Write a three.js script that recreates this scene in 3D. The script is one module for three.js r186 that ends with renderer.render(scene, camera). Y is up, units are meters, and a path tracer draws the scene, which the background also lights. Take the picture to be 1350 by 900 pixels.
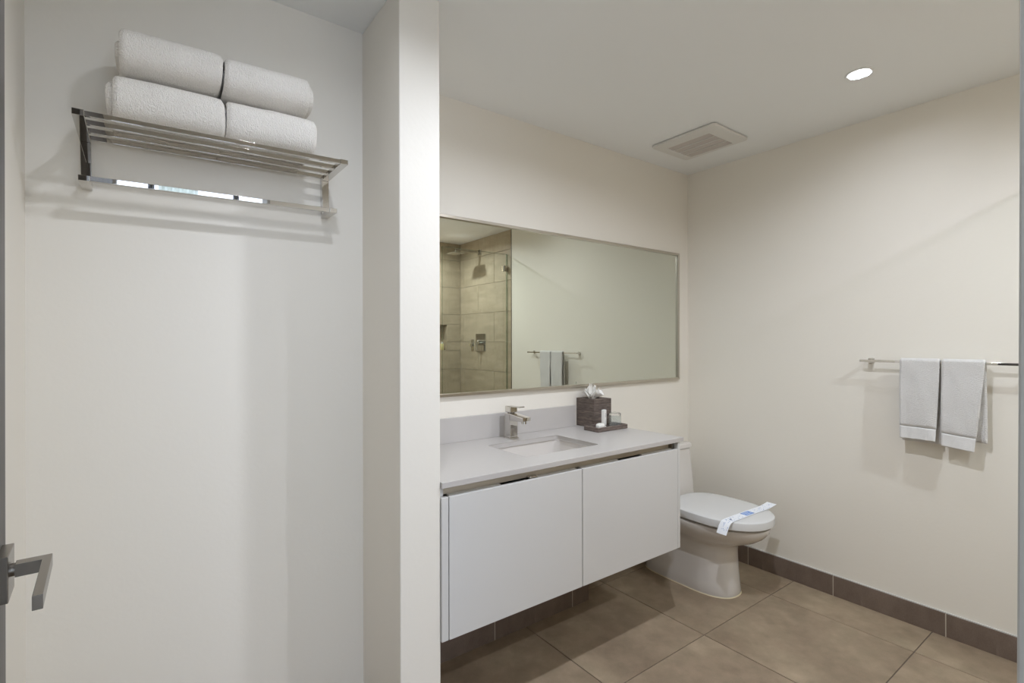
import * as THREE from 'three';
import { RoundedBoxGeometry } from 'three/addons/geometries/RoundedBoxGeometry.js';
import { mergeGeometries, mergeVertices, toCreasedNormals } from 'three/addons/utils/BufferGeometryUtils.js';
import { RectAreaLightUniformsLib } from 'three/addons/lights/RectAreaLightUniformsLib.js';

// ---------------------------------------------------------------- camera, sky, daylight, exposure
const scene = new THREE.Scene();
const camera = new THREE.PerspectiveCamera((2 * Math.atan(450 / 663.2) * 180) / Math.PI, 1350 / 900, 0.02, 60);
camera.rotation.order = 'YXZ';
camera.position.set(0, 1.336, 0);
camera.rotation.set(0, -36.4 * Math.PI / 180, -0.11 * Math.PI / 180);
scene.add(camera);

const renderer = new THREE.WebGLRenderer({ antialias: true });
renderer.toneMapping = THREE.LinearToneMapping;
renderer.toneMappingExposure = 1.0;
renderer.shadowMap.enabled = true;
RectAreaLightUniformsLib.init();

const DAY = new THREE.Color().setRGB(0.83, 0.93, 1.22);
scene.background = DAY.clone().multiplyScalar(2.6);               // bright overcast sky beyond the bedroom window
const daylight = new THREE.RectAreaLight(DAY, 2.2, 2.9, 2.8);      // the sky as it comes through that window
daylight.position.set(-0.25, 1.84, 3.5);
daylight.lookAt(-0.25, 1.84, 0);
scene.add(daylight);
const LAMP = new THREE.Color().setRGB(0.89, 0.955, 1.09);
const LAMP_NITS = [170, 1400, 370, 1850];
const LAMPS = [[2.391, -0.82], [1.40, -0.82], [0.37, -0.82], [2.25, 0.55]];

// ---------------------------------------------------------------- measures taken from the photograph (metres)
const H = 2.44, X1 = 2.93, ZV = -2.0, XP = 0.64, XQ = 0.78, ZS = -1.77, ZE = -1.45, XL = -0.238, ZF = -0.09;

// ---------------------------------------------------------------- seeded noise
let seed = 20240607;
const rnd = () => { seed |= 0; seed = (seed + 0x6d2b79f5) | 0; let t = Math.imul(seed ^ (seed >>> 15), 1 | seed); t = (t + Math.imul(t ^ (t >>> 7), 61 | t)) ^ t; return ((t ^ (t >>> 14)) >>> 0) / 4294967296; };
const hash = (x, y, s) => { let h = Math.imul(x | 0, 374761393) + Math.imul(y | 0, 668265263) + Math.imul(s | 0, 974634777); h = Math.imul(h ^ (h >>> 13), 1274126177); return ((h ^ (h >>> 16)) >>> 0) / 4294967296; };
function vnoise(x, y, s, px = 0, py = 0) {                          // value noise, optionally periodic
  const ix = Math.floor(x), iy = Math.floor(y), fx = x - ix, fy = y - iy, u = fx * fx * (3 - 2 * fx), v = fy * fy * (3 - 2 * fy);
  const w = (i, p) => (p ? ((i % p) + p) % p : i);
  const a = hash(w(ix, px), w(iy, py), s), b = hash(w(ix + 1, px), w(iy, py), s), c = hash(w(ix, px), w(iy + 1, py), s), d = hash(w(ix + 1, px), w(iy + 1, py), s);
  return a + (b - a) * u + (c - a) * v + (a - b - c + d) * u * v;
}
function fbm(x, y, s, oct, px = 0, py = 0) { let a = 0.5, t = 0, n = 0; for (let i = 0; i < oct; i++) { t += a * vnoise(x, y, s + i * 17, px, py); n += a; a *= 0.55; x *= 2; y *= 2; px *= 2; py *= 2; } return t / n; }
function texture(w, h, fn, srgb = true) {
  const d = new Uint8Array(w * h * 4);
  for (let j = 0; j < h; j++) for (let i = 0; i < w; i++) { const c = fn(i / w, j / h, i, j), k = (j * w + i) * 4; d[k] = Math.max(0, Math.min(255, c[0])); d[k + 1] = Math.max(0, Math.min(255, c[1])); d[k + 2] = Math.max(0, Math.min(255, c[2])); d[k + 3] = 255; }
  const t = new THREE.DataTexture(d, w, h); t.magFilter = THREE.LinearFilter; t.minFilter = THREE.LinearMipmapLinearFilter; t.generateMipmaps = true; t.wrapS = t.wrapT = THREE.RepeatWrapping;
  if (srgb) t.colorSpace = THREE.SRGBColorSpace; t.needsUpdate = true; return t;
}
const rep = (t, x, y) => { const c = t.clone(); c.repeat.set(x, y); c.needsUpdate = true; return c; };

// ---------------------------------------------------------------- materials
const std = (o) => new THREE.MeshStandardMaterial(o);
const phy = (o) => new THREE.MeshPhysicalMaterial(o);
const grainBump = texture(256, 256, (u, v) => { const g = 255 * fbm(u * 32, v * 32, 5, 3, 32, 32); return [g, g, g]; }, false);
const terryBump = texture(256, 256, (u, v) => { const g = 255 * (0.65 * vnoise(u * 64, v * 64, 9, 64, 64) + 0.35 * vnoise(u * 128, v * 128, 11, 128, 128)); return [g, g, g]; }, false);
const floorMaps = [0, 1, 2, 3].map((k) => texture(384, 384, (u, v) => {
  const a = fbm(u * 3 + k * 7.3, v * 3 + k * 3.1, 31 + k, 5) - 0.5, b = fbm(u * 14, v * 14 + k, 61 + k, 4) - 0.5, g = hash(u * 384, v * 384, 71 + k) - 0.5;
  const m = 46 * a + 20 * b + 8 * g; return [152 + m + 6 * b, 134 + m, 111 + m * 0.95 - 4 * a];
}));
const showerMap = [0, 1, 2].map((k) => texture(256, 256, (u, v) => {
  const a = fbm(u * 3.5 + k * 5, v * 14, 131 + k, 4) - 0.5, b = fbm(u * 40, v * 6 + k, 141 + k, 3) - 0.5; const m = 30 * a + 14 * b; return [176 + m, 161 + m, 137 + m];
}));
const baseMap = texture(256, 128, (u, v) => { const a = fbm(u * 5, v * 3, 201, 5) - 0.5, g = hash(u * 256, v * 128, 3) - 0.5; const m = 40 * a + 8 * g; return [122 + m, 106 + m, 94 + m]; });
const wickerMap = texture(256, 512, (u, v, i, j) => {
  const row = Math.floor(v * 64), ph = v * 64 - row, strand = hash(row, 7, 4), n = fbm(u * 10, v * 64, 301, 3, 10, 64), p = Math.sin(ph * Math.PI);
  const m = 58 + 66 * (0.35 * strand + 0.75 * n) * 1.1 + 10 * p; return [m * 1.08, m * 0.96, m * 0.88];
});
const wickerBump = texture(128, 512, (u, v) => { const row = Math.floor(v * 64), p = Math.sin((v * 64 - row) * Math.PI), q = 0.5 + 0.5 * Math.sin((u * 16 + (row % 2) * 0.5) * Math.PI * 2); const g = 255 * (0.6 * p + 0.4 * q * p); return [g, g, g]; }, false);
const woodMap = texture(256, 512, (u, v) => { const n = fbm(u * 22, v * 2.2, 401, 5), g = hash(u * 256, v * 20, 5) - 0.5; const m = 78 + 46 * (n - 0.5) + 8 * g; return [m * 1.05, m, m * 0.96]; });
const stripCanvas = document.createElement('canvas'); stripCanvas.width = 512; stripCanvas.height = 64;
{
  const c = stripCanvas.getContext('2d'); c.fillStyle = '#f4f6fa'; c.fillRect(0, 0, 512, 64);
  c.fillStyle = '#7f9fd8'; c.fillRect(226, 8, 74, 48);
  c.fillStyle = '#d5e0f4'; c.fillRect(236, 16, 52, 4); c.fillRect(236, 27, 40, 3); c.fillRect(242, 38, 46, 4); c.fillRect(236, 47, 30, 3);
  c.fillStyle = '#4a66a8'; c.fillRect(226, 8, 10, 7); c.fillRect(290, 48, 10, 8);
  for (const [x0, n] of [[14, 66], [316, 60]]) for (let i = 0; i < n; i++) { c.fillStyle = ['#9fb0d6', '#b8c4de', '#8694bb'][i % 3]; c.fillRect(x0 + rnd() * 180, 6 + rnd() * 52, 2 + rnd() * 7, 1.5 + rnd() * 2); }
  c.fillStyle = '#3b4668'; c.fillRect(104, 26, 12, 9); c.fillRect(98, 38, 5, 4); c.fillRect(122, 20, 5, 4);
}
const stripMap = new THREE.CanvasTexture(stripCanvas); stripMap.colorSpace = THREE.SRGBColorSpace;

const M = {
  wall: std({ name: 'wall paint', color: '#f1ebdf', roughness: 0.5, bumpMap: rep(grainBump, 3, 3), bumpScale: 0.0002 }),
  ceiling: std({ name: 'ceiling paint', color: '#f6f6f3', roughness: 0.75 }),
  trim: std({ name: 'trim paint', color: '#c9c7c1', roughness: 0.45 }),
  grout: std({ name: 'grout', color: '#6b5e54', roughness: 0.95 }),
  paleGrout: std({ name: 'pale grout', color: '#c2b8a8', roughness: 0.95 }),
  tile: floorMaps.map((m, k) => std({ name: 'floor tile ' + k, map: m, roughness: 0.55, bumpMap: grainBump, bumpScale: 0.0004 })),
  base: std({ name: 'base tile', map: rep(baseMap, 2, 2), roughness: 0.6 }),
  shower: showerMap.map((m, k) => std({ name: 'shower tile ' + k, map: rep(m, 1.6, 1.6), roughness: 0.4 })),
  lacquer: phy({ name: 'white lacquer', color: '#d6d4d0', roughness: 0.28 }),
  shade: std({ name: 'cabinet inside', color: '#cfc9bd', roughness: 0.6 }),
  rail: std({ name: 'beige profile', color: '#d3c5ae', roughness: 0.5 }),
  dark: std({ name: 'dark inside', color: '#3a332d', roughness: 0.8 }),
  quartz: phy({ name: 'white quartz', color: '#c4bfba', roughness: 0.3 }),
  ceramic: phy({ name: 'glazed ceramic', color: '#dcd6cf', roughness: 0.1, clearcoat: 0.6, clearcoatRoughness: 0.04 }),
  plastic: phy({ name: 'white seat plastic', color: '#dddcda', roughness: 0.22 }),
  caulk: std({ name: 'aged caulk', color: '#dccfae', roughness: 0.7 }),
  chrome: std({ name: 'chrome', color: '#d4d1cc', metalness: 1, roughness: 0.02 }),
  nickel: std({ name: 'satin nickel', color: '#8f8982', metalness: 1, roughness: 0.26 }),
  frame: std({ name: 'brushed mirror frame', color: '#cbc4b8', metalness: 1, roughness: 0.28 }),
  mirror: std({ name: 'mirror silver', color: '#dcdfd4', metalness: 1, roughness: 0.0 }),
  terry: phy({ name: 'white terry', color: '#e4e1dd', roughness: 1, sheen: 0.3, sheenRoughness: 0.8, bumpMap: rep(terryBump, 9, 9), bumpScale: 0.003 }),
  bathTerry: phy({ name: 'white bath towel terry', color: '#f4eee4', roughness: 1, sheen: 0.3, sheenRoughness: 0.8, bumpMap: rep(terryBump, 9, 9), bumpScale: 0.003 }),
  band: phy({ name: 'woven towel band', color: '#e6e4e1', roughness: 0.9, bumpMap: rep(grainBump, 10, 40), bumpScale: 0.0008 }),
  wicker: std({ name: 'woven grey brown wicker', map: rep(wickerMap, 5, 5), bumpMap: rep(wickerBump, 5, 5), bumpScale: 0.0012, roughness: 0.8 }),
  paper: phy({ name: 'tissue paper', color: '#f8f5ef', roughness: 1, side: THREE.DoubleSide }),
  strip: std({ name: 'printed paper strip', map: stripMap, roughness: 0.85, side: THREE.DoubleSide }),
  soap: std({ name: 'soap', color: '#efece4', roughness: 0.5 }),
  bottle: phy({ name: 'white bottle', color: '#eceae5', roughness: 0.3 }),
  glass: phy({ name: 'clear glass', color: '#ffffff', roughness: 0.02, transmission: 1, thickness: 0.004, ior: 1.5 }),
  tumbler: phy({ name: 'thin tumbler glass', color: '#f2f5f3', roughness: 0.25, transmission: 0.85, thickness: 0, ior: 1.5, side: THREE.DoubleSide }),
  pane: phy({ name: 'glass pane', color: '#f6f8f6', roughness: 0.0, transmission: 1, thickness: 0, ior: 1.5, specularIntensity: 0.6 }),
  glassEdge: phy({ name: 'green glass edge', color: '#a9c2b0', roughness: 0.1, transmission: 0.9, thickness: 0 }),
  vent: std({ name: 'vent plastic', color: '#e4e1da', roughness: 0.55 }),
  louver: std({ name: 'vent louver', color: '#cfc6bd', roughness: 0.6 }),
  door: std({ name: 'dark grey wood veneer', map: rep(woodMap, 1, 1), roughness: 0.45 }),
  lens: std({ name: 'downlight lens', color: '#ffffff', emissive: '#ffffff', emissiveIntensity: 2.2, roughness: 0.5 }),
  lampTrim: std({ name: 'downlight trim', color: '#efefec', roughness: 0.5, side: THREE.DoubleSide }),
  bedFloor: std({ name: 'bedroom floor', color: '#e4ddd2', roughness: 0.5 }),
  windowFrame: std({ name: 'dark window frame', color: '#3c3c3e', roughness: 0.5 }),
  curtain: phy({ name: 'sheer curtain', color: '#dfe6df', roughness: 1, transmission: 0.5, thickness: 0, side: THREE.DoubleSide }),
  shampoo: std({ name: 'amber bottle', color: '#d3c48c', roughness: 0.35 }),
};

// ---------------------------------------------------------------- geometry helpers
const box = (x0, x1, y0, y1, z0, z1) => { const g = new THREE.BoxGeometry(x1 - x0, y1 - y0, z1 - z0); g.translate((x0 + x1) / 2, (y0 + y1) / 2, (z0 + z1) / 2); return g; };
const rbox = (x0, x1, y0, y1, z0, z1, r = 0.002, s = 2) => { const g = new RoundedBoxGeometry(x1 - x0, y1 - y0, z1 - z0, s, r); g.translate((x0 + x1) / 2, (y0 + y1) / 2, (z0 + z1) / 2); return g; };
function metreUV(g) {                                               // uv in metres from the dominant axis of each face
  if (g.index) g = g.toNonIndexed();
  const p = g.attributes.position, n = g.attributes.normal, uv = new Float32Array(p.count * 2);
  for (let i = 0; i < p.count; i++) {
    const f = i - (i % 3); let nx = 0, ny = 0, nz = 0; for (let k = 0; k < 3; k++) { nx += n.getX(f + k); ny += n.getY(f + k); nz += n.getZ(f + k); }
    nx = Math.abs(nx); ny = Math.abs(ny); nz = Math.abs(nz);
    const [a, b] = ny >= nx && ny >= nz ? [p.getX(i), p.getZ(i)] : nx >= nz ? [p.getZ(i), p.getY(i)] : [p.getX(i), p.getY(i)];
    uv[i * 2] = a; uv[i * 2 + 1] = b;
  }
  g.setAttribute('uv', new THREE.BufferAttribute(uv, 2)); return g;
}
function loft(rings, capStart = true, capEnd = true) {              // rings: arrays of [x,y,z], same length, closed
  const n = rings[0].length, pos = [], idx = [];
  for (const r of rings) for (const p of r) pos.push(...p);
  for (let i = 0; i + 1 < rings.length; i++) for (let j = 0; j < n; j++) { const a = i * n + j, b = i * n + ((j + 1) % n), c = a + n, d = b + n; idx.push(a, c, b, b, c, d); }
  const cap = (r, at, flip) => { const c = r.reduce((s, p) => [s[0] + p[0] / n, s[1] + p[1] / n, s[2] + p[2] / n], [0, 0, 0]); const k = pos.length / 3; pos.push(...c); for (let j = 0; j < n; j++) { const a = at + j, b = at + ((j + 1) % n); flip ? idx.push(k, a, b) : idx.push(k, b, a); } };
  if (capStart) cap(rings[0], 0, true);
  if (capEnd) cap(rings[rings.length - 1], (rings.length - 1) * n, false);
  const g = new THREE.BufferGeometry(); g.setAttribute('position', new THREE.Float32BufferAttribute(pos, 3)); g.setIndex(idx); return g;
}
const smooth = (g, deg = 40) => { const c = toCreasedNormals(g, deg * Math.PI / 180); if (!c.attributes.uv) c.setAttribute('uv', new THREE.BufferAttribute(new Float32Array(c.attributes.position.count * 2), 2)); return c; };
const superEllipse = (a, b, n, t) => { const c = Math.cos(t), s = Math.sin(t); return [a * Math.sign(c) * Math.abs(c) ** (2 / n), b * Math.sign(s) * Math.abs(s) ** (2 / n)]; };
// cloth: a flat cross-section (width along x, thickness along the path's normal) swept along a path in the zy plane
function cloth(path, width, thick, { x0 = () => 0, w = () => 1, wob = () => 0, nx = 26, ends = true } = {}) {
  const n = path.length, ring = [], s = [0];
  for (let i = 1; i < n; i++) s.push(s[i - 1] + Math.hypot(path[i][0] - path[i - 1][0], path[i][1] - path[i - 1][1]));
  const L = s[n - 1], pos = [], uv = [], idx = [], m = 2 * nx;
  for (let i = 0; i < n; i++) {
    const a = path[Math.max(0, i - 1)], b = path[Math.min(n - 1, i + 1)], l = Math.hypot(b[0] - a[0], b[1] - a[1]) || 1, nz = (b[1] - a[1]) / l, ny = -(b[0] - a[0]) / l;
    const e = Math.min(s[i], L - s[i]), tap = ends ? Math.sqrt(Math.max(0.02, Math.min(1, 1 - (1 - Math.min(1, e / (thick / 2))) ** 2))) : 1;
    for (let j = 0; j < m; j++) {
      const top = j < nx, k = top ? j / (nx - 1) : 1 - (j - nx) / (nx - 1), q = Math.abs(2 * k - 1);
      const half = thick / 2 * Math.sqrt(Math.max(0.0, 1 - Math.max(0, (q - (1 - thick / width)) / (thick / width)) ** 2)) * tap;
      const x = x0(s[i]) + (k - 0.5) * width * w(s[i]), d = (top ? half : -half) + wob(x, s[i], top);
      pos.push(x, path[i][1] + ny * d, path[i][0] + nz * d); uv.push(x, s[i]);
    }
  }
  for (let i = 0; i + 1 < n; i++) for (let j = 0; j < m; j++) { const a = i * m + j, b = i * m + ((j + 1) % m), c = a + m, d = b + m; idx.push(a, b, c, b, d, c); }
  for (const [at, f] of [[0, 1], [(n - 1) * m, 0]]) for (let j = 0; j + 1 < nx; j++) { const a = at + j, b = at + j + 1, c = at + m - 1 - j, d = at + m - 2 - j; f ? idx.push(a, c, b, b, c, d) : idx.push(a, b, c, b, d, c); }
  const g = new THREE.BufferGeometry(); g.setAttribute('position', new THREE.Float32BufferAttribute(pos, 3)); g.setAttribute('uv', new THREE.Float32BufferAttribute(uv, 2)); g.setIndex(idx); g.computeVertexNormals(); return g;
}
const names = {};
const numbered = (n) => { const k = names[n] = (names[n] ?? -1) + 1; return k ? n + '_' + String(k).padStart(3, '0') : n; };
function obj(name, geo, mat, parent = scene) {
  if (Array.isArray(geo)) geo = mergeGeometries(geo.map((g) => { const q = g.index ? g.toNonIndexed() : g; for (const k of Object.keys(q.attributes)) if (!['position', 'normal', 'uv'].includes(k)) q.deleteAttribute(k); return q; }));
  const m = new THREE.Mesh(geo, mat); m.name = parent === scene ? numbered(name) : name; m.castShadow = m.receiveShadow = true; parent.add(m); return m;
}
function thing(name, label, category, [x, y, z] = [0, 0, 0], turn = 0, group) {
  const o = new THREE.Group(); o.name = numbered(name); scene.add(o); o.position.set(x, y, z); o.rotation.y = turn; o.userData = { label, category }; if (group) o.userData.group = group; return o;
}
const tag = (o, label, category, group) => { Object.assign(o.userData, { label, category }); if (group) o.userData.group = group; return o; };
function struct(name, label, geo, mat) { const o = geo ? obj(name, geo, mat) : new THREE.Group(); if (!geo) { o.name = numbered(name); scene.add(o); } o.userData = { kind: 'structure', label, category: name.split('_')[0] }; return o; }
const wbox = (...a) => metreUV(box(...a));

// ---------------------------------------------------------------- room shell
struct('wall_back', 'greige painted wall behind the mirror and vanity', wbox(XQ, X1 + 0.12, 0, H, ZV - 0.12, ZV), M.wall);
struct('wall_right', 'greige painted wall carrying the towel bar', wbox(X1, X1 + 0.12, 0, H, ZV, 0.0), M.wall);
struct('wall_partition', 'short painted wall end standing between shelf niche and vanity', metreUV(rbox(XP, XQ, 0, H, ZV - 0.12, ZE, 0.004)), M.wall);
struct('wall_niche', 'painted wall under and behind the chrome towel rack', wbox(XL - 0.12, XP, 0, H, ZS - 0.12, ZS), M.wall);
struct('wall_left', 'painted wall behind the open dark door', wbox(XL - 0.12, XL, 0, H, ZS, ZF), M.wall);
struct('wall_front', 'painted wall with the doorway that the camera looks through', [wbox(-2.6, -0.115, 0, 3.4, ZF, 0.05), wbox(0.615, 1.43, 0, 3.4, ZF, 0.05), wbox(-0.115, 0.615, 2.3, 3.4, ZF, 0.05)], M.wall);
{
  const sh = new THREE.Shape([[XL - 0.12, ZV - 0.12], [X1 + 0.12, ZV - 0.12], [X1 + 0.12, 1.1], [1.43, 1.1], [1.43, ZF], [XL - 0.12, ZF]].map(([x, z]) => new THREE.Vector2(x, -z)));
  for (const [x, z] of LAMPS) { const h = new THREE.Path(); h.absarc(x, -z, 0.045, 0, Math.PI * 2, true); sh.holes.push(h); }
  const g = new THREE.ExtrudeGeometry(sh, { depth: 0.1, bevelEnabled: false, curveSegments: 40 }); g.rotateX(-Math.PI / 2); g.translate(0, H, 0);
  struct('ceiling', 'flat off-white painted ceiling', g, M.ceiling);
}
// floor slab with separate large tiles
{
  const floor = struct('floor', 'large square grey brown stone-look floor tiles');
  obj('slab', box(XL - 0.12, X1 + 0.12, -0.12, -0.003, ZV - 0.12, 1.1), M.grout, floor);
  const P = 0.61, g = 0.002; let k = 0;
  for (let i = -4; i <= 1; i++) for (let j = -2; j <= 3; j++) {
    const x0 = Math.max(XL, 2.06 + i * P), x1 = Math.min(X1, 2.06 + (i + 1) * P), z0 = Math.max(ZV, -1.3255 + j * P), z1 = Math.min(j > 1 ? 0.98 : 2, -1.3255 + (j + 1) * P);
    if (x1 - x0 < 0.05 || z1 - z0 < 0.05 || (z0 > -0.1 && x0 < 1.4)) continue;
    const t = rbox(x0 + g, x1 - g, -0.009, 0, z0 + g, z1 - g, 0.0012, 1), p = t.attributes.position, uv = t.attributes.uv; const turn = (k * 7) % 4;
    for (let v = 0; v < p.count; v++) { let a = (p.getX(v) - x0) / P - 0.5, b = (p.getZ(v) - z0) / P - 0.5; for (let r = 0; r < turn; r++) [a, b] = [b, -a]; uv.setXY(v, a + 0.5, b + 0.5); }
    obj('tile', t, M.tile[(k * 5 + (k >> 1)) % 4], floor); k++;
  }
}
// tile baseboards: pieces with pale joints
function baseboard(name, label, along, from, to, joints, at, dir, h = 0.105) {
  const b = struct(name, label), d = 0.011, stops = [from, ...joints, to];
  const span = (a, c, y0, y1, t0, t1) => (along === 'z' ? [Math.min(at + dir * t0, at + dir * t1), Math.max(at + dir * t0, at + dir * t1), y0, y1, a, c] : [a, c, y0, y1, Math.min(at + dir * t0, at + dir * t1), Math.max(at + dir * t0, at + dir * t1)]);
  obj('joint', box(...span(from, to, 0, h - 0.002, 0.0, d - 0.0006)), M.paleGrout, b);
  for (let i = 0; i + 1 < stops.length; i++) obj('tile', metreUV(rbox(...span(stops[i] + 0.0016, stops[i + 1] - 0.0016, 0, h, 0.001, d), 0.0012, 1)), M.base, b);
  obj('caulk_bead', box(...span(from, to, h, h + 0.004, 0, d - 0.003)), M.trim, b);
}
baseboard('baseboard_right', 'grey brown tile baseboard below the towel bar wall', 'z', ZV, 0.0, [-1.585, -1.126, -0.667, -0.208], X1, -1);
baseboard('baseboard_back', 'grey brown tile baseboard behind the toilet', 'x', 1.86, X1 - 0.011, [2.32, 2.78], ZV, 1);
baseboard('baseboard_niche', 'grey brown tile baseboard below the towel rack', 'x', XL, XP, [0.22], ZS, 1, 0.1);
{ // boxed plinth, clad in the same tile, under the vanity
  const p = struct('trim_1', 'tile-clad plinth on the floor under the vanity');
  obj('core', box(XQ, 1.852, 0, 0.13, ZV, -1.8586), M.paleGrout, p);
  const st = [XQ, 0.80, 1.272, 1.745, 1.86];
  for (let i = 0; i + 1 < st.length; i++) obj('tile', metreUV(rbox(st[i] + 0.0016, st[i + 1] - 0.0016, 0, 0.132, -1.868, -1.858, 0.0012, 1)), M.base, p);
  obj('tile', metreUV(rbox(1.85, 1.86, 0, 0.132, ZV, -1.87, 0.0012, 1)), M.base, p);
}
// doorway lining: the near jamb shows at the right edge
{
  const t = struct('trim_2', 'white painted door jamb at the right edge');
  const j = obj('jamb', rbox(0.600, 0.616, -1.2, 1.1, -0.0895, 0.06, 0.002), M.trim, t); j.position.y = 1.2; j.rotation.x = 0.005;
  obj('jamb', rbox(-0.116, -0.10, 0, 2.3, -0.0895, 0.06, 0.002), M.trim, t);
  obj('head_jamb', rbox(-0.10, 0.60, 2.285, 2.301, -0.0895, 0.06, 0.002), M.trim, t);
}
// open door with lever handle
{
  const d = struct('door_1', 'open dark grey wooden door with square lever handle'); d.position.set(-0.1515, 0, -0.935); d.rotation.y = 0.0489;
  const g = rbox(-0.04, 0, 0.008, 2.28, -0.062, 0.80, 0.0015, 1); obj('leaf', metreUV(g), M.door, d);
  const h = new THREE.Group(); h.name = 'handle'; d.add(h);
  obj('rosette', rbox(0, 0.012, 1.000, 1.060, -0.030, 0.030, 0.001), M.nickel, h);
  const neck = new THREE.CylinderGeometry(0.0085, 0.0085, 0.006, 24); neck.rotateZ(Math.PI / 2); neck.translate(0.0145, 1.033, 0); obj('neck', neck, M.nickel, h);
  const sh = new THREE.Shape([[0.0165, -0.0085], [0.0515, -0.0085], [0.0515, 0.138], [0.0430, 0.138], [0.0430, 0.0085], [0.0165, 0.0085]].map((p) => new THREE.Vector2(p[0], -p[1])));
  const lv = new THREE.ExtrudeGeometry(sh, { depth: 0.0158, bevelEnabled: true, bevelThickness: 0.0006, bevelSize: 0.0006, bevelSegments: 2 }); lv.rotateX(-Math.PI / 2); lv.translate(0, 1.0255, 0); obj('lever', lv, M.nickel, h);
}

// ---------------------------------------------------------------- shower recess (seen in the mirror)
{
  struct('wall_shower_left', 'side wall between shower and bedroom', wbox(1.43, 1.55, 0, 3.4, ZF, 3.3), M.wall);
  const gap = 0.0015;
  const side = struct('wall_shower_right', 'beige tiled shower wall with the valve'); obj('backing', box(X1 + 0.009, X1 + 0.12, 0, H, 0.0, 1.1), M.paleGrout, side);
  const back = struct('wall_shower_back', 'beige tiled shower wall with a recessed niche');
  const N = [2.45, 2.763, 1.234, 1.532], D = 0.09;
  obj('backing', [box(1.55, X1 + 0.009, 0, N[2], 0.989, 1.1), box(1.55, X1 + 0.009, N[3], H, 0.989, 1.1), box(1.55, N[0], N[2], N[3], 0.989, 1.1), box(N[1], X1 + 0.009, N[2], N[3], 0.989, 1.1), box(N[0], N[1], N[2], N[3], 0.98 + D, 1.1)].map((g) => g), M.paleGrout, back);
  let k = 0; const rows = []; for (let y = 0.114 - 0.305; y < H; y += 0.305) rows.push([Math.max(0, y), Math.min(H, y + 0.305)]);
  rows.forEach(([y0, y1], r) => {
    const off = (r % 2) * 0.3;
    for (let z = 0.0 - off; z < 0.98; z += 0.6) { const a = Math.max(0.0, z), b = Math.min(0.98, z + 0.6); if (b - a > 0.01) obj('tile', metreUV(rbox(X1, X1 + 0.01, y0 + gap, y1 - gap, a + gap, b - gap, 0.001, 1)), M.shower[k++ % 3], side); }
    for (let x = X1 - 0.6 + off; x > 1.55 - 0.6; x -= 0.6) {
      const a = Math.max(1.55, x), b = Math.min(X1, x + 0.6); if (b - a < 0.01) continue;
      const pieces = [];                                            // tiles are cut round the niche
      const yb0 = Math.max(y0, N[2]), yb1 = Math.min(y1, N[3]);
      if (yb1 <= yb0 || b <= N[0] || a >= N[1]) pieces.push([a, b, y0, y1]);
      else { if (y0 < N[2]) pieces.push([a, b, y0, N[2]]); if (y1 > N[3]) pieces.push([a, b, N[3], y1]); if (a < N[0]) pieces.push([a, N[0], yb0, yb1]); if (b > N[1]) pieces.push([N[1], b, yb0, yb1]); }
      for (const [p, q, s, t] of pieces) if (q - p > 0.008 && t - s > 0.008) obj('tile', metreUV(rbox(p + gap, q - gap, s + gap, t - gap, 0.98, 0.99, 0.001, 1)), M.shower[k++ % 3], back);
    }
  });
  obj('niche_lining', [metreUV(box(N[0], N[1], N[2], N[2] + 0.008, 0.981, 0.98 + D)), metreUV(box(N[0], N[1], N[3] - 0.008, N[3], 0.981, 0.98 + D)), metreUV(box(N[1] - 0.008, N[1], N[2], N[3], 0.981, 0.98 + D)), metreUV(box(N[0], N[0] + 0.008, N[2], N[3], 0.981, 0.98 + D)), metreUV(box(N[0], N[1], N[2], N[3], 0.97 + D, 0.98 + D))], M.shower[1], back);
  struct('trim_3', 'slim dark metal edge where shower tiles begin', rbox(X1 - 0.004, X1 + 0.004, 0, H, -0.006, 0.002, 0.001, 1), M.nickel);

  const sd = thing('shower_screen', 'clear glass shower panel reflected in the left of the mirror', 'shower screen', [2.2, 0, 0.07]);
  obj('glass_panel', box(0, 0.722, 0.02, 2.20, -0.005, 0.005), M.pane, sd);
  obj('glass_edge', [box(-0.001, 0.0, 0.02, 2.20, -0.005, 0.005), box(0, 0.722, 2.20, 2.2015, -0.005, 0.005), box(0.722, 0.7235, 0.02, 2.20, -0.005, 0.005)], M.glassEdge, sd);
  for (const y of [2.03, 0.35]) obj('clamp', rbox(0.672, 0.730, y, y + 0.055, -0.014, 0.014, 0.002), M.chrome, sd);
  const hd = thing('rain_shower', 'square chrome rain shower head on a wall arm seen in the mirror', 'shower head', [X1, 2.289, 0.567]);
  obj('flange', rbox(-0.012, 0, -0.03, 0.03, -0.03, 0.03, 0.003), M.chrome, hd);
  obj('arm', rbox(-0.31, -0.01, -0.009, 0.009, -0.012, 0.012, 0.003), M.chrome, hd);
  const st = new THREE.CylinderGeometry(0.011, 0.011, 0.03, 20); st.translate(-0.30, -0.02, 0); obj('joint', st, M.chrome, hd);
  obj('spray_plate', rbox(-0.365, -0.235, -0.042, -0.034, -0.07, 0.07, 0.003), M.chrome, hd);
  const va = thing('shower_valve', 'square chrome shower valve plate with lever on the tiled wall', 'shower valve', [X1, 1.325, 0.55]);
  obj('plate', rbox(-0.008, 0, -0.095, 0.095, -0.095, 0.095, 0.003), M.chrome, va);
  const hub = new THREE.CylinderGeometry(0.03, 0.032, 0.05, 28); hub.rotateZ(Math.PI / 2); hub.translate(-0.033, 0, 0); obj('hub', hub, M.chrome, va);
  obj('lever', rbox(-0.066, -0.054, -0.09, 0.012, -0.011, 0.011, 0.004), M.chrome, va);
  const dv = thing('diverter_valve', 'small upright chrome diverter beside the square shower valve', 'diverter', [X1, 1.30, 0.715]);
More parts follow.
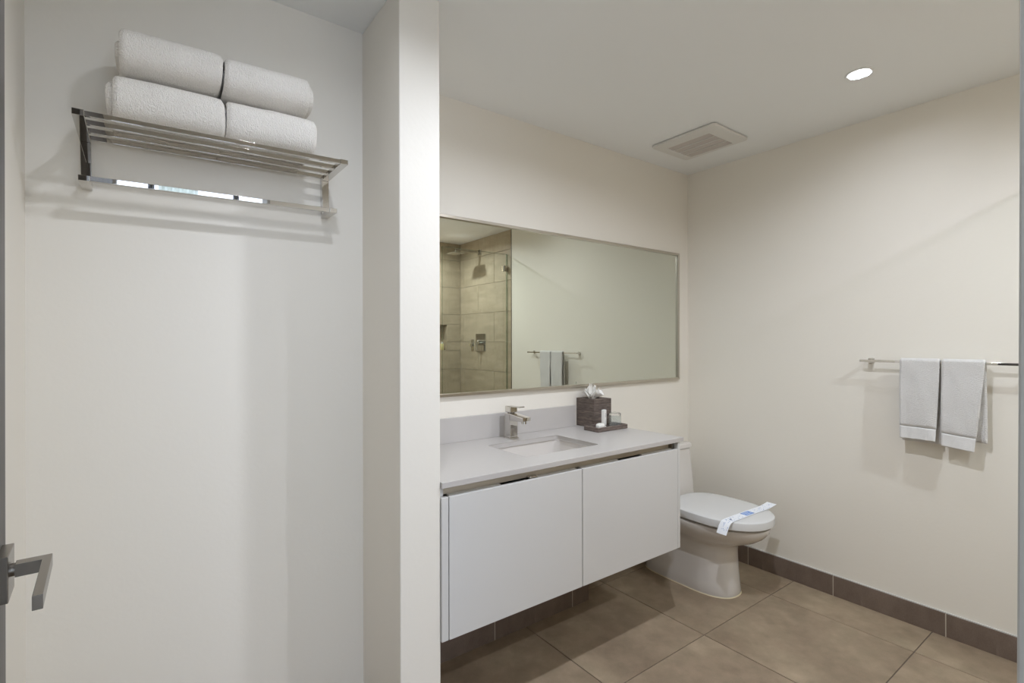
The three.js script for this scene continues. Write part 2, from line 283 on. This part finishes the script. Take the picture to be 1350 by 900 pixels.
  obj('plate', rbox(-0.008, 0, -0.06, 0.06, -0.028, 0.028, 0.003), M.chrome, dv); obj('knob', rbox(-0.04, -0.008, -0.016, 0.016, -0.012, 0.012, 0.004), M.chrome, dv);
  const bt = thing('toiletry_bottle', 'pale yellow bottle standing in the shower wall niche', 'bottle', [2.715, N[2] + 0.008, 1.02]);
  obj('body', smooth(new THREE.LatheGeometry([[0, 0], [0.019, 0], [0.021, 0.003], [0.021, 0.062], [0.017, 0.07], [0.009, 0.073]].map((p) => new THREE.Vector2(...p)), 28)), M.shampoo, bt);
  const cp = new THREE.CylinderGeometry(0.010, 0.010, 0.018, 20); cp.translate(0, 0.081, 0); obj('cap', cp, M.bottle, bt);
}

// ---------------------------------------------------------------- bedroom behind the camera: the window that the chrome mirrors
{
  struct('floor_bedroom', 'wooden floor of the room behind the doorway', box(-2.6, 1.43, -0.12, 0, 0.05, 3.42), M.bedFloor);
  struct('ceiling_bedroom', 'ceiling of the room behind the doorway', box(-2.72, 1.55, 3.4, 3.52, ZF, 3.42), M.ceiling);
  struct('wall_bedroom_left', 'side wall of the room behind the doorway', box(-2.72, -2.6, 0, 3.4, ZF, 3.42), M.wall);
  struct('wall_bedroom_window', 'window wall of the room behind the doorway', [box(-2.6, -1.75, 0, 3.4, 3.3, 3.42), box(1.25, 1.55, 0, 3.4, 3.3, 3.42), box(-1.75, 1.25, 0, 0.4, 3.3, 3.42), box(-1.75, 1.25, 3.26, 3.4, 3.3, 3.42)], M.wall);
  const w = struct('window_1', 'tall bedroom window mirrored in the chrome towel rack');
  for (const x of [-1.75, -0.85, 0.06, 0.87, 1.19]) obj('window_frame', rbox(x, x + 0.06, 0.4, 3.26, 3.32, 3.38, 0.003), M.windowFrame, w);
  for (const y of [0.4, 3.20]) obj('window_rail', rbox(-1.75, 1.25, y, y + 0.06, 3.325, 3.375, 0.003), M.windowFrame, w);
  obj('pane', box(-1.75, 1.25, 0.4, 3.26, 3.348, 3.352), M.pane, w);
  const g = new THREE.PlaneGeometry(0.36, 2.8, 60, 1), p = g.attributes.position; for (let i = 0; i < p.count; i++) p.setZ(i, 0.025 * Math.sin(p.getX(i) * 95)); g.computeVertexNormals(); g.translate(0.33, 1.85, 3.22);
  tag(obj('sheer_curtain', g, M.curtain), 'pale sheer curtain hanging at the bedroom window', 'curtain');
}

// ---------------------------------------------------------------- ceiling fittings
LAMPS.forEach(([x, z], i) => {
  const t = thing('downlight', ['round recessed ceiling downlight lit above the towel bar wall', 'round recessed downlight lit above the vanity front, out of frame', 'round recessed downlight lit above the entry, out of frame', 'round recessed downlight lit inside the shower, out of frame'][i], 'downlight', [x, H, z]);
  const ring = new THREE.LatheGeometry([[0.0345, 0.008], [0.037, 0.001], [0.041, -0.003], [0.049, -0.004], [0.0515, -0.0025], [0.052, 0.0]].map((p) => new THREE.Vector2(...p)), 64); obj('trim_ring', smooth(ring), M.lampTrim, t);
  const can = new THREE.LatheGeometry([[0.0355, 0.007], [0.036, 0.014], [0.0, 0.015], [0.0, 0.022], [0.0445, 0.022], [0.0445, 0.0]].map((p) => new THREE.Vector2(...p)), 48); obj('can', smooth(can, 30), M.lampTrim, t);
  const lens = new THREE.CylinderGeometry(0.0345, 0.0345, 0.004, 48); lens.translate(0, 0.0105, 0); obj('lens', lens, M.lens, t);
  const l = new THREE.RectAreaLight(LAMP, LAMP_NITS[i] * 1.21, 0.06, 0.06); l.position.set(x, H + 0.0075, z); l.lookAt(x, 0, z); scene.add(l);
});
{
  const v = thing('exhaust_vent', 'square white louvred exhaust vent in the ceiling corner', 'vent', [2.485, H, -1.625]);
  const fx = [-0.165, -0.085, 0.14, 0.165], fz = [-0.195, -0.145, 0.115, 0.195], y0 = -0.012;
  const sh = new THREE.Shape(); const R = 0.02, [a, b, c, d] = [-0.165, 0.165, -0.195, 0.195];
  sh.moveTo(a + R, c); sh.lineTo(b - R, c); sh.absarc(b - R, c + R, R, -Math.PI / 2, 0); sh.lineTo(b, d - R); sh.absarc(b - R, d - R, R, 0, Math.PI / 2); sh.lineTo(a + R, d); sh.absarc(a + R, d - R, R, Math.PI / 2, Math.PI); sh.lineTo(a, c + R); sh.absarc(a + R, c + R, R, Math.PI, Math.PI * 1.5);
  sh.holes.push(new THREE.Path([[fx[1], fz[1]], [fx[1], fz[2]], [fx[2], fz[2]], [fx[2], fz[1]]].map((p) => new THREE.Vector2(...p))));
  const g = new THREE.ExtrudeGeometry(sh, { depth: 0.006, bevelEnabled: true, bevelThickness: 0.004, bevelSize: 0.004, bevelSegments: 2, bevelOffset: -0.004 }); g.rotateX(Math.PI / 2); g.translate(0, -0.006, 0); obj('faceplate', g, M.vent, v);
  obj('spacer', box(a + 0.02, b - 0.02, -0.003, 0, c + 0.02, d - 0.02), M.louver, v);
  const n = 12, w = (fx[2] - fx[1]) / n;
  for (let i = 0; i < n; i++) { const s = new THREE.BoxGeometry(w * 1.12, 0.0016, fz[2] - fz[1]); s.rotateZ(-0.42); s.translate(fx[1] + (i + 0.5) * w, -0.0085, (fz[1] + fz[2]) / 2); obj('louver', s, M.louver, v); }
  for (const k of [3, 6, 9]) obj('divider', box(fx[1] + k * w - 0.0025, fx[1] + k * w + 0.0025, -0.0155, -0.006, fz[1], fz[2]), M.vent, v);
}

// ---------------------------------------------------------------- mirror
{
  const m = thing('wall_mirror', 'wide rectangular wall mirror with slim metal frame above the vanity', 'mirror', [1.806, 1.496, ZV]);
  const W = 1.006, Y = 0.408, f = 0.014;
  obj('glass', box(-W + 0.004, W - 0.004, -Y + 0.004, Y - 0.004, 0, 0.0085), M.mirror, m);
  obj('frame', [rbox(-W, W, Y - f, Y, 0, 0.02, 0.0015), rbox(-W, W, -Y, -Y + f, 0, 0.02, 0.0015), rbox(-W, -W + f, -Y + f, Y - f, 0, 0.02, 0.0015), rbox(W - f, W, -Y + f, Y - f, 0, 0.02, 0.0015)], M.frame, m);
}

// ---------------------------------------------------------------- vanity
const CY = 0.88, CZ = -1.44, CX = 2.073;
{
  const v = thing('vanity_cabinet', 'white wall-hung vanity cabinet with two wide drawers', 'cabinet', [1.42, 0.362, -1.72]);
  const X = (x) => x - 1.42, Y = (y) => y - 0.362, Z = (z) => z + 1.72;
  const bx = (x0, x1, y0, y1, z0, z1, r = 0.0015) => rbox(X(x0), X(x1), Y(y0), Y(y1), Z(z0), Z(z1), r, 1);
  obj('bottom_panel', bx(0.80, 2.03, 0.364, 0.38, ZV + 0.001, -1.463), M.lacquer, v);
  obj('back_panel', bx(0.80, 2.03, 0.38, 0.72, ZV + 0.001, -1.985), M.shade, v);
  obj('end_panel', bx(2.033, 2.050, 0.362, 0.858, ZV + 0.001, -1.443), M.lacquer, v);
  obj('end_panel', bx(XQ + 0.001, 0.797, 0.362, 0.858, ZV + 0.001, -1.463), M.lacquer, v);
  obj('filler_strip', bx(XQ + 0.001, 0.806, 0.362, 0.829, -1.463, -1.444), M.lacquer, v);
  obj('rail', bx(0.797, 2.033, 0.8262, 0.859, -1.498, -1.486, 0.0008), M.rail, v);
  obj('rail_end_cap', bx(2.018, 2.033, 0.822, 0.859, -1.486, -1.464), M.nickel, v);
  for (const [x0, x1, n0, n1] of [[0.8085, 1.409, 1.03, 1.185], [1.4125, 2.0315, 1.645, 1.80]]) {
    const d = new THREE.Group(); d.name = 'drawer'; v.add(d);
    obj('drawer_front', bx(x0, x1, 0.362, 0.829, -1.459, -1.443), M.lacquer, d);
    const s = new THREE.Shape([[x0 + 0.01, 0.40], [x1 - 0.01, 0.40], [x1 - 0.01, 0.829], [n1, 0.829], [n1 - 0.008, 0.77], [n0 + 0.008, 0.77], [n0, 0.829], [x0 + 0.01, 0.829]].map((p) => new THREE.Vector2(X(p[0]), Y(p[1]))));
    const g = new THREE.ExtrudeGeometry(s, { depth: 0.014, bevelEnabled: false }); g.translate(0, 0, Z(-1.480)); obj('finger_pull_board', g, M.shade, d);
    obj('drawer_side', bx(x0 + 0.01, x0 + 0.022, 0.41, 0.60, -1.95, -1.478), M.shade, d); obj('drawer_side', bx(x1 - 0.022, x1 - 0.01, 0.41, 0.60, -1.95, -1.478), M.shade, d);
    obj('drawer_base', bx(x0 + 0.022, x1 - 0.022, 0.41, 0.42, -1.95, -1.478), M.dark, d);
    if (x0 < 1) { const c = obj('latch', bx(1.158, 1.20, 0.818, 0.836, -1.484, -1.462, 0.006), M.chrome, d); c.userData.label = 'small chrome latch'; }
  }
}
const SX0 = 1.22, SX1 = 1.632, SZ0 = -1.843, SZ1 = -1.562;
const rrect = (x0, x1, z0, z1, r, y, n = 8) => { const o = []; for (const [cx, cz, a] of [[x1 - r, z1 - r, 0], [x0 + r, z1 - r, 1], [x0 + r, z0 + r, 2], [x1 - r, z0 + r, 3]]) for (let i = 0; i <= n; i++) { const t = (a + i / n) * Math.PI / 2; o.push([cx + r * Math.cos(t), y, cz + r * Math.sin(t)]); } return o; };
{
  const c = thing('countertop', 'white quartz vanity countertop with sink cutout and low backsplash', 'countertop', [0, CY, 0]);
  const sh = new THREE.Shape([[XQ + 0.001, 2.0 - 0.001], [CX, 2.0 - 0.001], [CX, -CZ], [XQ + 0.001, -CZ]].map((p) => new THREE.Vector2(...p)));
  sh.holes.push(new THREE.Path(rrect(SX0, SX1, SZ0, SZ1, 0.012, 0).map((p) => new THREE.Vector2(p[0], -p[2]))));
  const g = new THREE.ExtrudeGeometry(sh, { depth: 0.017, bevelEnabled: true, bevelThickness: 0.0015, bevelSize: 0.0015, bevelOffset: -0.0015, bevelSegments: 2 }); g.rotateX(-Math.PI / 2); g.translate(0, -0.0185, 0); obj('slab', g, M.quartz, c);
  obj('backsplash', rbox(XQ + 0.001, 1.886, 0, 0.112, ZV + 0.001, ZV + 0.019, 0.0015), M.quartz, c);
  const s = thing('sink_basin', 'white rectangular undermount sink set in the countertop', 'sink', [(SX0 + SX1) / 2, CY - 0.02, (SZ0 + SZ1) / 2]);
  const hx = (SX1 - SX0) / 2, hz = (SZ1 - SZ0) / 2, lv = [[0.03, 0, 0.03], [0.004, 0, 0.03], [0.003, -0.008, 0.03], [-0.004, -0.09, 0.035], [-0.012, -0.115, 0.04], [-0.03, -0.128, 0.04], [-0.07, -0.133, 0.035], [-0.115, -0.135, 0.02]];
  const inner = lv.map(([e, y, r]) => rrect(-hx - e, hx + e, -hz - e, hz + e, r, y)), outer = [[-0.10, -0.145, 0.03], [0.0, -0.135, 0.04], [0.015, -0.09, 0.04], [0.03, -0.012, 0.03]].map(([e, y, r]) => rrect(-hx - e, hx + e, -hz - e, hz + e, r, y));
  const rings = [...outer, ...inner]; const bg = loft(rings); bg.scale(1, 1, 1); const bs = obj('bowl', smooth(bg, 35), M.ceramic, s);
  const dr = new THREE.LatheGeometry([[0, 0.004], [0.017, 0.004], [0.019, 0.001], [0.022, 0.003], [0.03, 0.002], [0.031, 0]].map((p) => new THREE.Vector2(...p)), 32); dr.translate(0, -0.135, 0); obj('drain', smooth(dr), M.chrome, s);
}
{
  const f = thing('faucet', 'square chrome single-lever faucet behind the sink', 'faucet', [1.408, CY, -1.918]);
  obj('base_plate', rbox(-0.026, 0.026, 0, 0.006, -0.026, 0.026, 0.002), M.chrome, f);
  obj('body', rbox(-0.0225, 0.0225, 0.005, 0.118, -0.0225, 0.0225, 0.003), M.chrome, f);
  const s = new THREE.Shape([[0.0, 0.117], [0.0, 0.088], [0.04, 0.09], [0.088, 0.092], [0.101, 0.096], [0.101, 0.108]].map((p) => new THREE.Vector2(...p)));
  const g = new THREE.ExtrudeGeometry(s, { depth: 0.041, bevelEnabled: true, bevelThickness: 0.002, bevelSize: 0.002, bevelSegments: 2 }); g.rotateY(-Math.PI / 2); g.translate(0.0205, 0, 0.018); obj('spout', smooth(g, 30), M.chrome, f);
  const a = new THREE.CylinderGeometry(0.011, 0.012, 0.014, 28); a.translate(0, 0.087, 0.100); obj('aerator', a, M.chrome, f);
  const col = new THREE.CylinderGeometry(0.017, 0.017, 0.006, 28); col.translate(0, 0.120, 0); obj('collar', col, M.nickel, f);
  obj('handle_block', rbox(-0.0215, 0.0215, 0.122, 0.152, -0.0225, 0.0225, 0.005), M.chrome, f);
  const lv = rbox(-0.016, 0.016, 0.1465, 0.1515, 0.015, 0.085, 0.002); lv.translate(0, -0.149, 0); lv.rotateX(-0.06); lv.translate(0, 0.149, 0); obj('lever', lv, M.chrome, f);
}

// ---------------------------------------------------------------- counter accessories
{
  const t = thing('tissue_box', 'woven grey brown square tissue box cover on the counter', 'tissue box', [1.976, CY, -1.934]);
  const a = 0.0642, h = 0.147, o = 0.038;
  obj('woven_sides', [rbox(-a, a, 0, h, a - 0.006, a, 0.002), rbox(-a, a, 0, h, -a, -a + 0.006, 0.002), rbox(-a, -a + 0.006, 0, h, -a + 0.006, a - 0.006, 0.002), rbox(a - 0.006, a, 0, h, -a + 0.006, a - 0.006, 0.002)].map(metreUV), M.wicker, t);
  const s = new THREE.Shape([[-a, -a], [a, -a], [a, a], [-a, a]].map((p) => new THREE.Vector2(...p))); const hole = new THREE.Path(); hole.absellipse(0, 0, o, o * 0.8, 0, Math.PI * 2, true); s.holes.push(hole);
  const g = new THREE.ExtrudeGeometry(s, { depth: 0.005, bevelEnabled: true, bevelSize: 0.0015, bevelThickness: 0.0015, bevelSegments: 2, curveSegments: 32 }); g.rotateX(-Math.PI / 2); g.translate(0, h - 0.004, 0); obj('lid', metreUV(g), M.wicker, t);
  for (const [x, z] of [[-1, -1], [1, -1], [1, 1], [-1, 1]]) { const c = new THREE.CylinderGeometry(0.0035, 0.0035, h, 10); c.translate(x * (a - 0.001), h / 2, z * (a - 0.001)); obj('corner_post', metreUV(c), M.wicker, t); }
  // crumpled tissue: folded fans of thin paper
  const ti = thing('tissue', 'crumpled white tissue sticking out of the woven box', 'tissue', [1.962, CY + h, -1.934], -0.13), fans = [];
  for (let k = 0; k < 4; k++) {
    const nu = 56, nv = 10, pos = [], idx = [], lean = k * 1.7 + 0.4, R0 = 0.010 + 0.003 * k, R1 = 0.022 + 0.012 * k, hh = 0.080 - 0.012 * k;
    for (let j = 0; j <= nv; j++) for (let i = 0; i <= nu; i++) {
      const v = j / nv, th = lean + (i / nu) * 4.2, fold = Math.sin(th * 4.2 + k * 2.6 + 1.57) * 0.010 * v + (fbm(th * 2.5, v * 3 + k * 9, 501 + k, 3) - 0.5) * 0.03 * v, tip = 0.3 + 0.62 * Math.abs(Math.sin(th * 2.1 + k * 1.3)) ** 1.6 + 0.2 * vnoise(th * 2.6 + k * 3, 0.5, 511 + k), r = R0 + (R1 - R0) * v ** 1.4 + fold;
      pos.push(r * Math.cos(th), 0.001 + (hh * tip - 0.001) * v, r * 0.85 * Math.sin(th));
    }
    for (let j = 0; j < nv; j++) for (let i = 0; i < nu; i++) { const p = j * (nu + 1) + i; idx.push(p, p + 1, p + nu + 1, p + 1, p + nu + 2, p + nu + 1); }
    const gg = new THREE.BufferGeometry(); gg.setAttribute('position', new THREE.Float32BufferAttribute(pos, 3)); gg.setIndex(idx); fans.push(smooth(gg, 25));
  }
  obj('sheet', fans, M.paper, ti);
}
{
  const t = thing('tray', 'low woven grey brown amenity tray at the counter end', 'tray', [1.944, CY, -1.815]), a = 0.11, b = 0.051, w = 0.008, h = 0.023;
  obj('base', metreUV(rbox(-a + w, a - w, 0.001, 0.006, -b + w, b - w, 0.001)), M.wicker, t);
  for (const g of [rbox(-a, a, 0, h, b - w, b, 0.003), rbox(-a, a, 0, h, -b, -b + w, 0.003), rbox(-a, -a + w, 0, h, -b + w, b - w, 0.003), rbox(a - w, a, 0, h, -b + w, b - w, 0.003)]) obj('rim', metreUV(g), M.wicker, t);
  const s = new THREE.LatheGeometry([[0, 0], [0.019, 0], [0.0235, 0.005], [0.0245, 0.011], [0.0235, 0.017], [0.019, 0.0215], [0.010, 0.0235], [0, 0.024]].map((p) => new THREE.Vector2(...p)), 40); s.scale(1.05, 1.35, 0.8);
  tag(obj('soap_bar', smooth(s), M.soap), 'small round white soap lying in the woven tray', 'soap').position.set(1.888, CY + 0.0062, -1.802);
  const bt = thing('lotion_bottle', 'slim upright white toiletry bottle standing in the tray', 'bottle', [1.9255, CY + 0.006, -1.812], 0.2);
  obj('cap', rbox(-0.011, 0.011, 0, 0.014, -0.008, 0.008, 0.003), M.bottle, bt); obj('body', rbox(-0.0125, 0.0125, 0.016, 0.097, -0.009, 0.009, 0.004, 3), M.bottle, bt);
  obj('printed_mark', rbox(-0.0012, 0.0012, 0.058, 0.080, 0.0088, 0.0093, 0.0002, 1), M.nickel, bt);
  const gl = thing('drinking_glass', 'clear tumbler turned upside down on the tray', 'glass', [2.011, CY + 0.0062, -1.814]);
  const wallP = [[0.0310, 0.0], [0.0322, 0.002], [0.0318, 0.035], [0.0312, 0.062]].map((p) => new THREE.Vector2(...p)); obj('glass_wall', smooth(new THREE.LatheGeometry(wallP, 48), 35), M.tumbler, gl);
  const baseP = [[0, 0.062], [0.0308, 0.062], [0.0312, 0.064], [0.0306, 0.071], [0.028, 0.0735], [0, 0.0735]].map((p) => new THREE.Vector2(...p)); obj('thick_base', smooth(new THREE.LatheGeometry(baseP, 48), 35), M.glass, gl);
}

// ---------------------------------------------------------------- toilet
{
  const tx = 2.512, t = thing('toilet', 'white one-piece toilet with closed lid beside the vanity', 'toilet', [tx, 0, -1.66]);
  const egg = (y, zb, zf, hw, nb = 4, wid = 0.55, nf = 2.15, N = 64) => { const zw = zb + (zf - zb) * wid, o = []; for (let i = 0; i < N; i++) { const th = (i / N) * Math.PI * 2, front = Math.sin(th) > 0, [x, z] = superEllipse(hw, front ? zf - zw : zw - zb, front ? nf : nb, th); o.push([x, y, zw + z + 1.66]); } return o.reverse(); };
  const S = [[0.001, -1.955, -1.424, 0.126, 5, 0.6, 2.5], [0.012, -1.956, -1.420, 0.128, 5, 0.6, 2.5], [0.06, -1.957, -1.426, 0.126, 5, 0.6, 2.5], [0.14, -1.958, -1.432, 0.123, 5, 0.6, 2.4], [0.22, -1.958, -1.434, 0.122, 5, 0.6, 2.3], [0.255, -1.96, -1.430, 0.125, 5, 0.6, 2.2], [0.272, -1.962, -1.412, 0.133, 5, 0.59, 2.15], [0.290, -1.964, -1.368, 0.152, 4.6, 0.57, 2.1], [0.310, -1.966, -1.325, 0.172, 4.2, 0.56, 2.1], [0.335, -1.967, -1.290, 0.188, 4, 0.55, 2.1], [0.362, -1.968, -1.268, 0.198, 4, 0.55, 2.1], [0.380, -1.968, -1.2625, 0.2, 4, 0.55, 2.1], [0.387, -1.967, -1.2645, 0.1985, 4, 0.55, 2.1], [0.390, -1.96, -1.272, 0.192, 4, 0.55, 2.1]];
  obj('bowl_pedestal', smooth(loft(S.map((a) => egg(...a))), 50), M.ceramic, t);
  const ck = [[0.0, 0.1295], [0.004, 0.128]].map(([y, w]) => egg(y, -1.957, -1.4185 - (y ? 0.0015 : 0), w, 5, 0.6, 2.5)); obj('caulk_line', smooth(loft(ck)), M.caulk, t);
  const rr = (y, zb, zf, hw, r = 0.03) => rrect(-hw, hw, zb + 1.66, zf + 1.66, r, y).reverse();
  obj('tank', smooth(loft([rr(0.30, -1.985, -1.79, 0.185), rr(0.40, -1.985, -1.792, 0.192), rr(0.50, -1.985, -1.802, 0.196), rr(0.688, -1.985, -1.822, 0.196)]), 40), M.ceramic, t);
  obj('tank_lid', smooth(loft([rr(0.690, -1.987, -1.820, 0.198), rr(0.692, -1.988, -1.815, 0.2015), rr(0.712, -1.988, -1.815, 0.2015), rr(0.718, -1.986, -1.818, 0.198), rr(0.720, -1.980, -1.826, 0.190)]), 50), M.ceramic, t);
  const bt = new THREE.CylinderGeometry(0.021, 0.022, 0.006, 32); bt.translate(0, 0.722, -0.245); obj('flush_button', bt, M.chrome, t);
  obj('seat', smooth(loft([egg(0.3902, -1.755, -1.302, 0.160, 3, 0.5), egg(0.395, -1.755, -1.301, 0.161, 3, 0.5), egg(0.4005, -1.757, -1.302, 0.160, 3, 0.5)]), 50), M.plastic, t);
  obj('lid', smooth(loft([egg(0.4008, -1.768, -1.256, 0.201, 3.2, 0.5), egg(0.402, -1.77, -1.253, 0.2045, 3.2, 0.5), egg(0.405, -1.771, -1.250, 0.2065, 3.2, 0.5), egg(0.436, -1.772, -1.249, 0.207, 3.2, 0.5), egg(0.4405, -1.7705, -1.2505, 0.2055, 3.2, 0.5), egg(0.4435, -1.767, -1.256, 0.2005, 3.2, 0.5), egg(0.4452, -1.755, -1.275, 0.185, 3.2, 0.5), egg(0.4466, -1.70, -1.34, 0.13, 3, 0.5), egg(0.447, -1.60, -1.43, 0.05, 3, 0.5)]), 32), M.plastic, t);
  for (const s of [-1, 1]) { const c = new THREE.CylinderGeometry(0.014, 0.014, 0.02, 20); c.translate(s * 0.075, 0.40, -0.105); obj('hinge_cap', c, M.plastic, t); }
  // paper band across the lid: a path in the xy plane, its width along z
  const path = [[-0.232, 0.392], [-0.222, 0.408], [-0.206, 0.430], [-0.190, 0.4425], [-0.165, 0.4462], [-0.10, 0.4472], [0, 0.4478], [0.10, 0.4472], [0.16, 0.4466], [0.19, 0.4480], [0.215, 0.4510], [0.245, 0.4545]];
  const cv = new THREE.CatmullRomCurve3(path.map(([x, y]) => new THREE.Vector3(x, y + 0.0012, 0))), pts = cv.getSpacedPoints(60), pos = [], uv = [], idx = [];
  pts.forEach((p, i) => { for (const s of [0, 1]) { pos.push(p.x, p.y, (s ? 0.026 : -0.026) + 0.02 * (p.x)); uv.push(i / 60, 1 - s); } });
  for (let i = 0; i < 60; i++) { const a = i * 2; idx.push(a, a + 1, a + 2, a + 1, a + 3, a + 2); }
  const g = new THREE.BufferGeometry(); g.setAttribute('position', new THREE.Float32BufferAttribute(pos, 3)); g.setAttribute('uv', new THREE.Float32BufferAttribute(uv, 2)); g.setIndex(idx); g.computeVertexNormals();
  const st = tag(obj('paper_band', g, M.strip), 'printed white and blue hygiene paper band across the toilet lid', 'paper band'); st.position.set(tx, 0, -1.368);
}

// ---------------------------------------------------------------- towel bar and hand towels on the right wall
{
  const by = 1.238, bx = 2.872, z0 = -0.985, z1 = -0.33, t = thing('towel_bar', 'slim flat chrome towel bar on the right wall', 'towel bar', [bx, by, (z0 + z1) / 2]), hl = (z1 - z0) / 2;
  obj('bar', rbox(-0.005, 0.005, -0.0055, 0.0055, -hl, hl, 0.0012), M.chrome, t);
  for (const s of [-1, 1]) { obj('post', rbox(0.004, X1 - bx - 0.004, -0.0055, 0.0055, s * (hl - 0.03) - 0.011, s * (hl - 0.03) + 0.011, 0.002), M.chrome, t); obj('mount_plate', rbox(X1 - bx - 0.005, X1 - bx, -0.012, 0.012, s * (hl - 0.03) - 0.013, s * (hl - 0.03) + 0.013, 0.0015), M.chrome, t); }
  const hand = (zc, width, front, back, taper, drop, label, sd) => {
    const g = thing('hand_towel', label, 'towel', [bx, by, zc], -Math.PI / 2, 'white hand towels folded over the towel bar');
    // local: x along the bar, z out from the wall (towards -X of the room)
    const th = 0.011, r = 0.0105, P = [];
    const wob = (x, s) => Math.min(1, Math.abs(s - back - 0.02) / 0.1) * 0.006 * (fbm(x * 22 + sd, s * 7, 601 + sd, 3) - 0.5) * 2;
    const path = (f0, f1) => { const p = []; for (let i = 0; i <= 44; i++) { const y = -f0 - (f1 - f0) * (i / 44); p.push([0.0125 + 0.010 * ((-y) / 0.4) ** 1.3, y]); } return p; };
    const over = []; for (let i = 0; i <= 36; i++) { const y = -back + (back - 0.005) * (i / 36); over.push([-0.0125 - 0.006 * (-y / 0.4), y]); }
    for (let i = 0; i <= 14; i++) { const a = Math.PI - (i / 14) * Math.PI; over.push([0.0125 * Math.cos(a), 0.004 + 0.0085 * Math.sin(a)]); }
    const split = front - 0.058;
    const full = [...over, ...path(0.006, split)];
    const body = cloth(full, width, th, { nx: 30, wob: (x, s) => wob(x, s), w: (s) => 1 + 0.015 * Math.sin(s * 9 + sd) });
    const skew = (g2) => { const p = g2.attributes.position; for (let i = 0; i < p.count; i++) if (p.getZ(i) > 0.003) { const k = Math.max(0, -p.getY(i)) / front, e = p.getX(i) / width + 0.5; p.setX(i, p.getX(i) - taper * k * e); p.setY(i, p.getY(i) - drop * k * e); } g2.computeVertexNormals(); return g2; };
    obj('terry', skew(body), M.terry, g);
    const hem = cloth(path(split + 0.002, front), width * 0.985, th * 0.72, { nx: 30, wob: (x, s) => wob(x, s + 0.66) }); obj('border_band', skew(hem), M.band, g);
    return g;
  };
  hand(-0.746, 0.146, 0.353, 0.368, 0.012, 0.0, 'white hand towel hanging on the bar, nearer the toilet', 3);
  hand(-0.594, 0.146, 0.366, 0.340, 0.034, 0.012, 'white hand towel hanging on the bar, nearer the jamb, with slanting hem', 8);
}

// ---------------------------------------------------------------- chrome towel rack and folded bath towels
{
  const TILT = 0.02, rx = 0.192, ry = 1.889, t = thing('towel_rack', 'chrome slatted towel shelf with hanging bar on the left wall', 'towel rack', [rx, ry, ZS]); t.rotation.z = TILT;
  const w = 0.3225, bw = 0.023;
  for (const s of [-1, 1]) {
    const x0 = s < 0 ? -w : w - bw, x1 = x0 + bw, b = new THREE.Group(); b.name = 'bracket'; t.add(b);
    obj('arm', rbox(x0, x1, -0.0145, 0, 0.0, 0.222, 0.001), M.chrome, b);
    obj('wall_plate', rbox(x0, x1, -0.138, -0.0145, 0.0, 0.022, 0.001), M.chrome, b);
    obj('lower_arm', rbox(x0, x1, -0.138, -0.124, 0.022, 0.105, 0.001), M.chrome, b);
  }
  for (const z of [0.2105, 0.152, 0.092, 0.033]) obj('slat', rbox(-w + bw, w - bw, -0.0135, -0.0015, z, z + 0.0105, 0.0008), M.chrome, t);
  obj('hanging_bar', rbox(-w + bw, w - bw, -0.1375, -0.1245, 0.090, 0.1045, 0.001), M.chrome, t);

  const roll = (x0, x1, y, dz, sd, a, b, label) => {                // towel folded into a flattened roll, layers showing at the ends
    const o = thing('bath_towel', label, 'towel', [rx, ry, ZS], 0, 'folded white bath towels on the rack'); o.rotation.z = TILT;
    const turns = 3.2, pitch = 0.0142, th = 0.0146, p = [], n = 260, cz = 0.118 + dz, cy = y + b;
    for (let i = 0; i <= n; i++) {
      const ang = -2.2 + (i / n) * turns * Math.PI * 2, k = (i / n) * turns * pitch, A = a - th / 2 - k, B = Math.max(0.004, b - th / 2 - k * 0.98), [zz, yy] = superEllipse(A, B, 2.7, ang);
      p.push([cz + zz, cy + yy]);
    }
    p.reverse();
    const W = x1 - x0, xc = (x0 + x1) / 2 - rx;
    const g = cloth(p, W, th, { nx: 40, x0: (s) => xc + 0.006 * Math.sin(s * 7 + sd) - 0.003, w: (s) => 1 - 0.02 + 0.02 * Math.sin(s * 11 + sd * 2), wob: (x, s) => 0.0045 * (fbm(x * 16 + sd, s * 9, 701 + sd, 3) - 0.5) });
    const q = g.attributes.position;
    for (let i = 0; i < q.count; i++) { // ends slump a little and the loaf sags between them
      const e = Math.abs(q.getX(i) - xc) / (W / 2), k = 1 - 0.035 * e ** 8; q.setY(i, y + (q.getY(i) - y) * k); q.setZ(i, cz + (q.getZ(i) - cz) * (1 - 0.03 * e ** 8));
    }
    g.computeVertexNormals();
    obj('terry', g, M.bathTerry, o);
  };
  roll(-0.060, 0.1865, 0.001, 0.0, 1, 0.098, 0.066, 'folded white bath towel, lower left of the stack on the rack');
  roll(0.1895, 0.428, 0.001, 0.0, 2, 0.098, 0.065, 'folded white bath towel, lower right of the stack on the rack');
  roll(-0.040, 0.188, 0.1315, 0.004, 3, 0.094, 0.0605, 'folded white bath towel, upper left of the stack on the rack');
  roll(0.191, 0.424, 0.1295, 0.0, 4, 0.094, 0.060, 'folded white bath towel, upper right of the stack on the rack');
}
scene.traverse((o) => { if (o.isMesh) { o.castShadow = true; o.receiveShadow = true; } });
renderer.render(scene, camera);
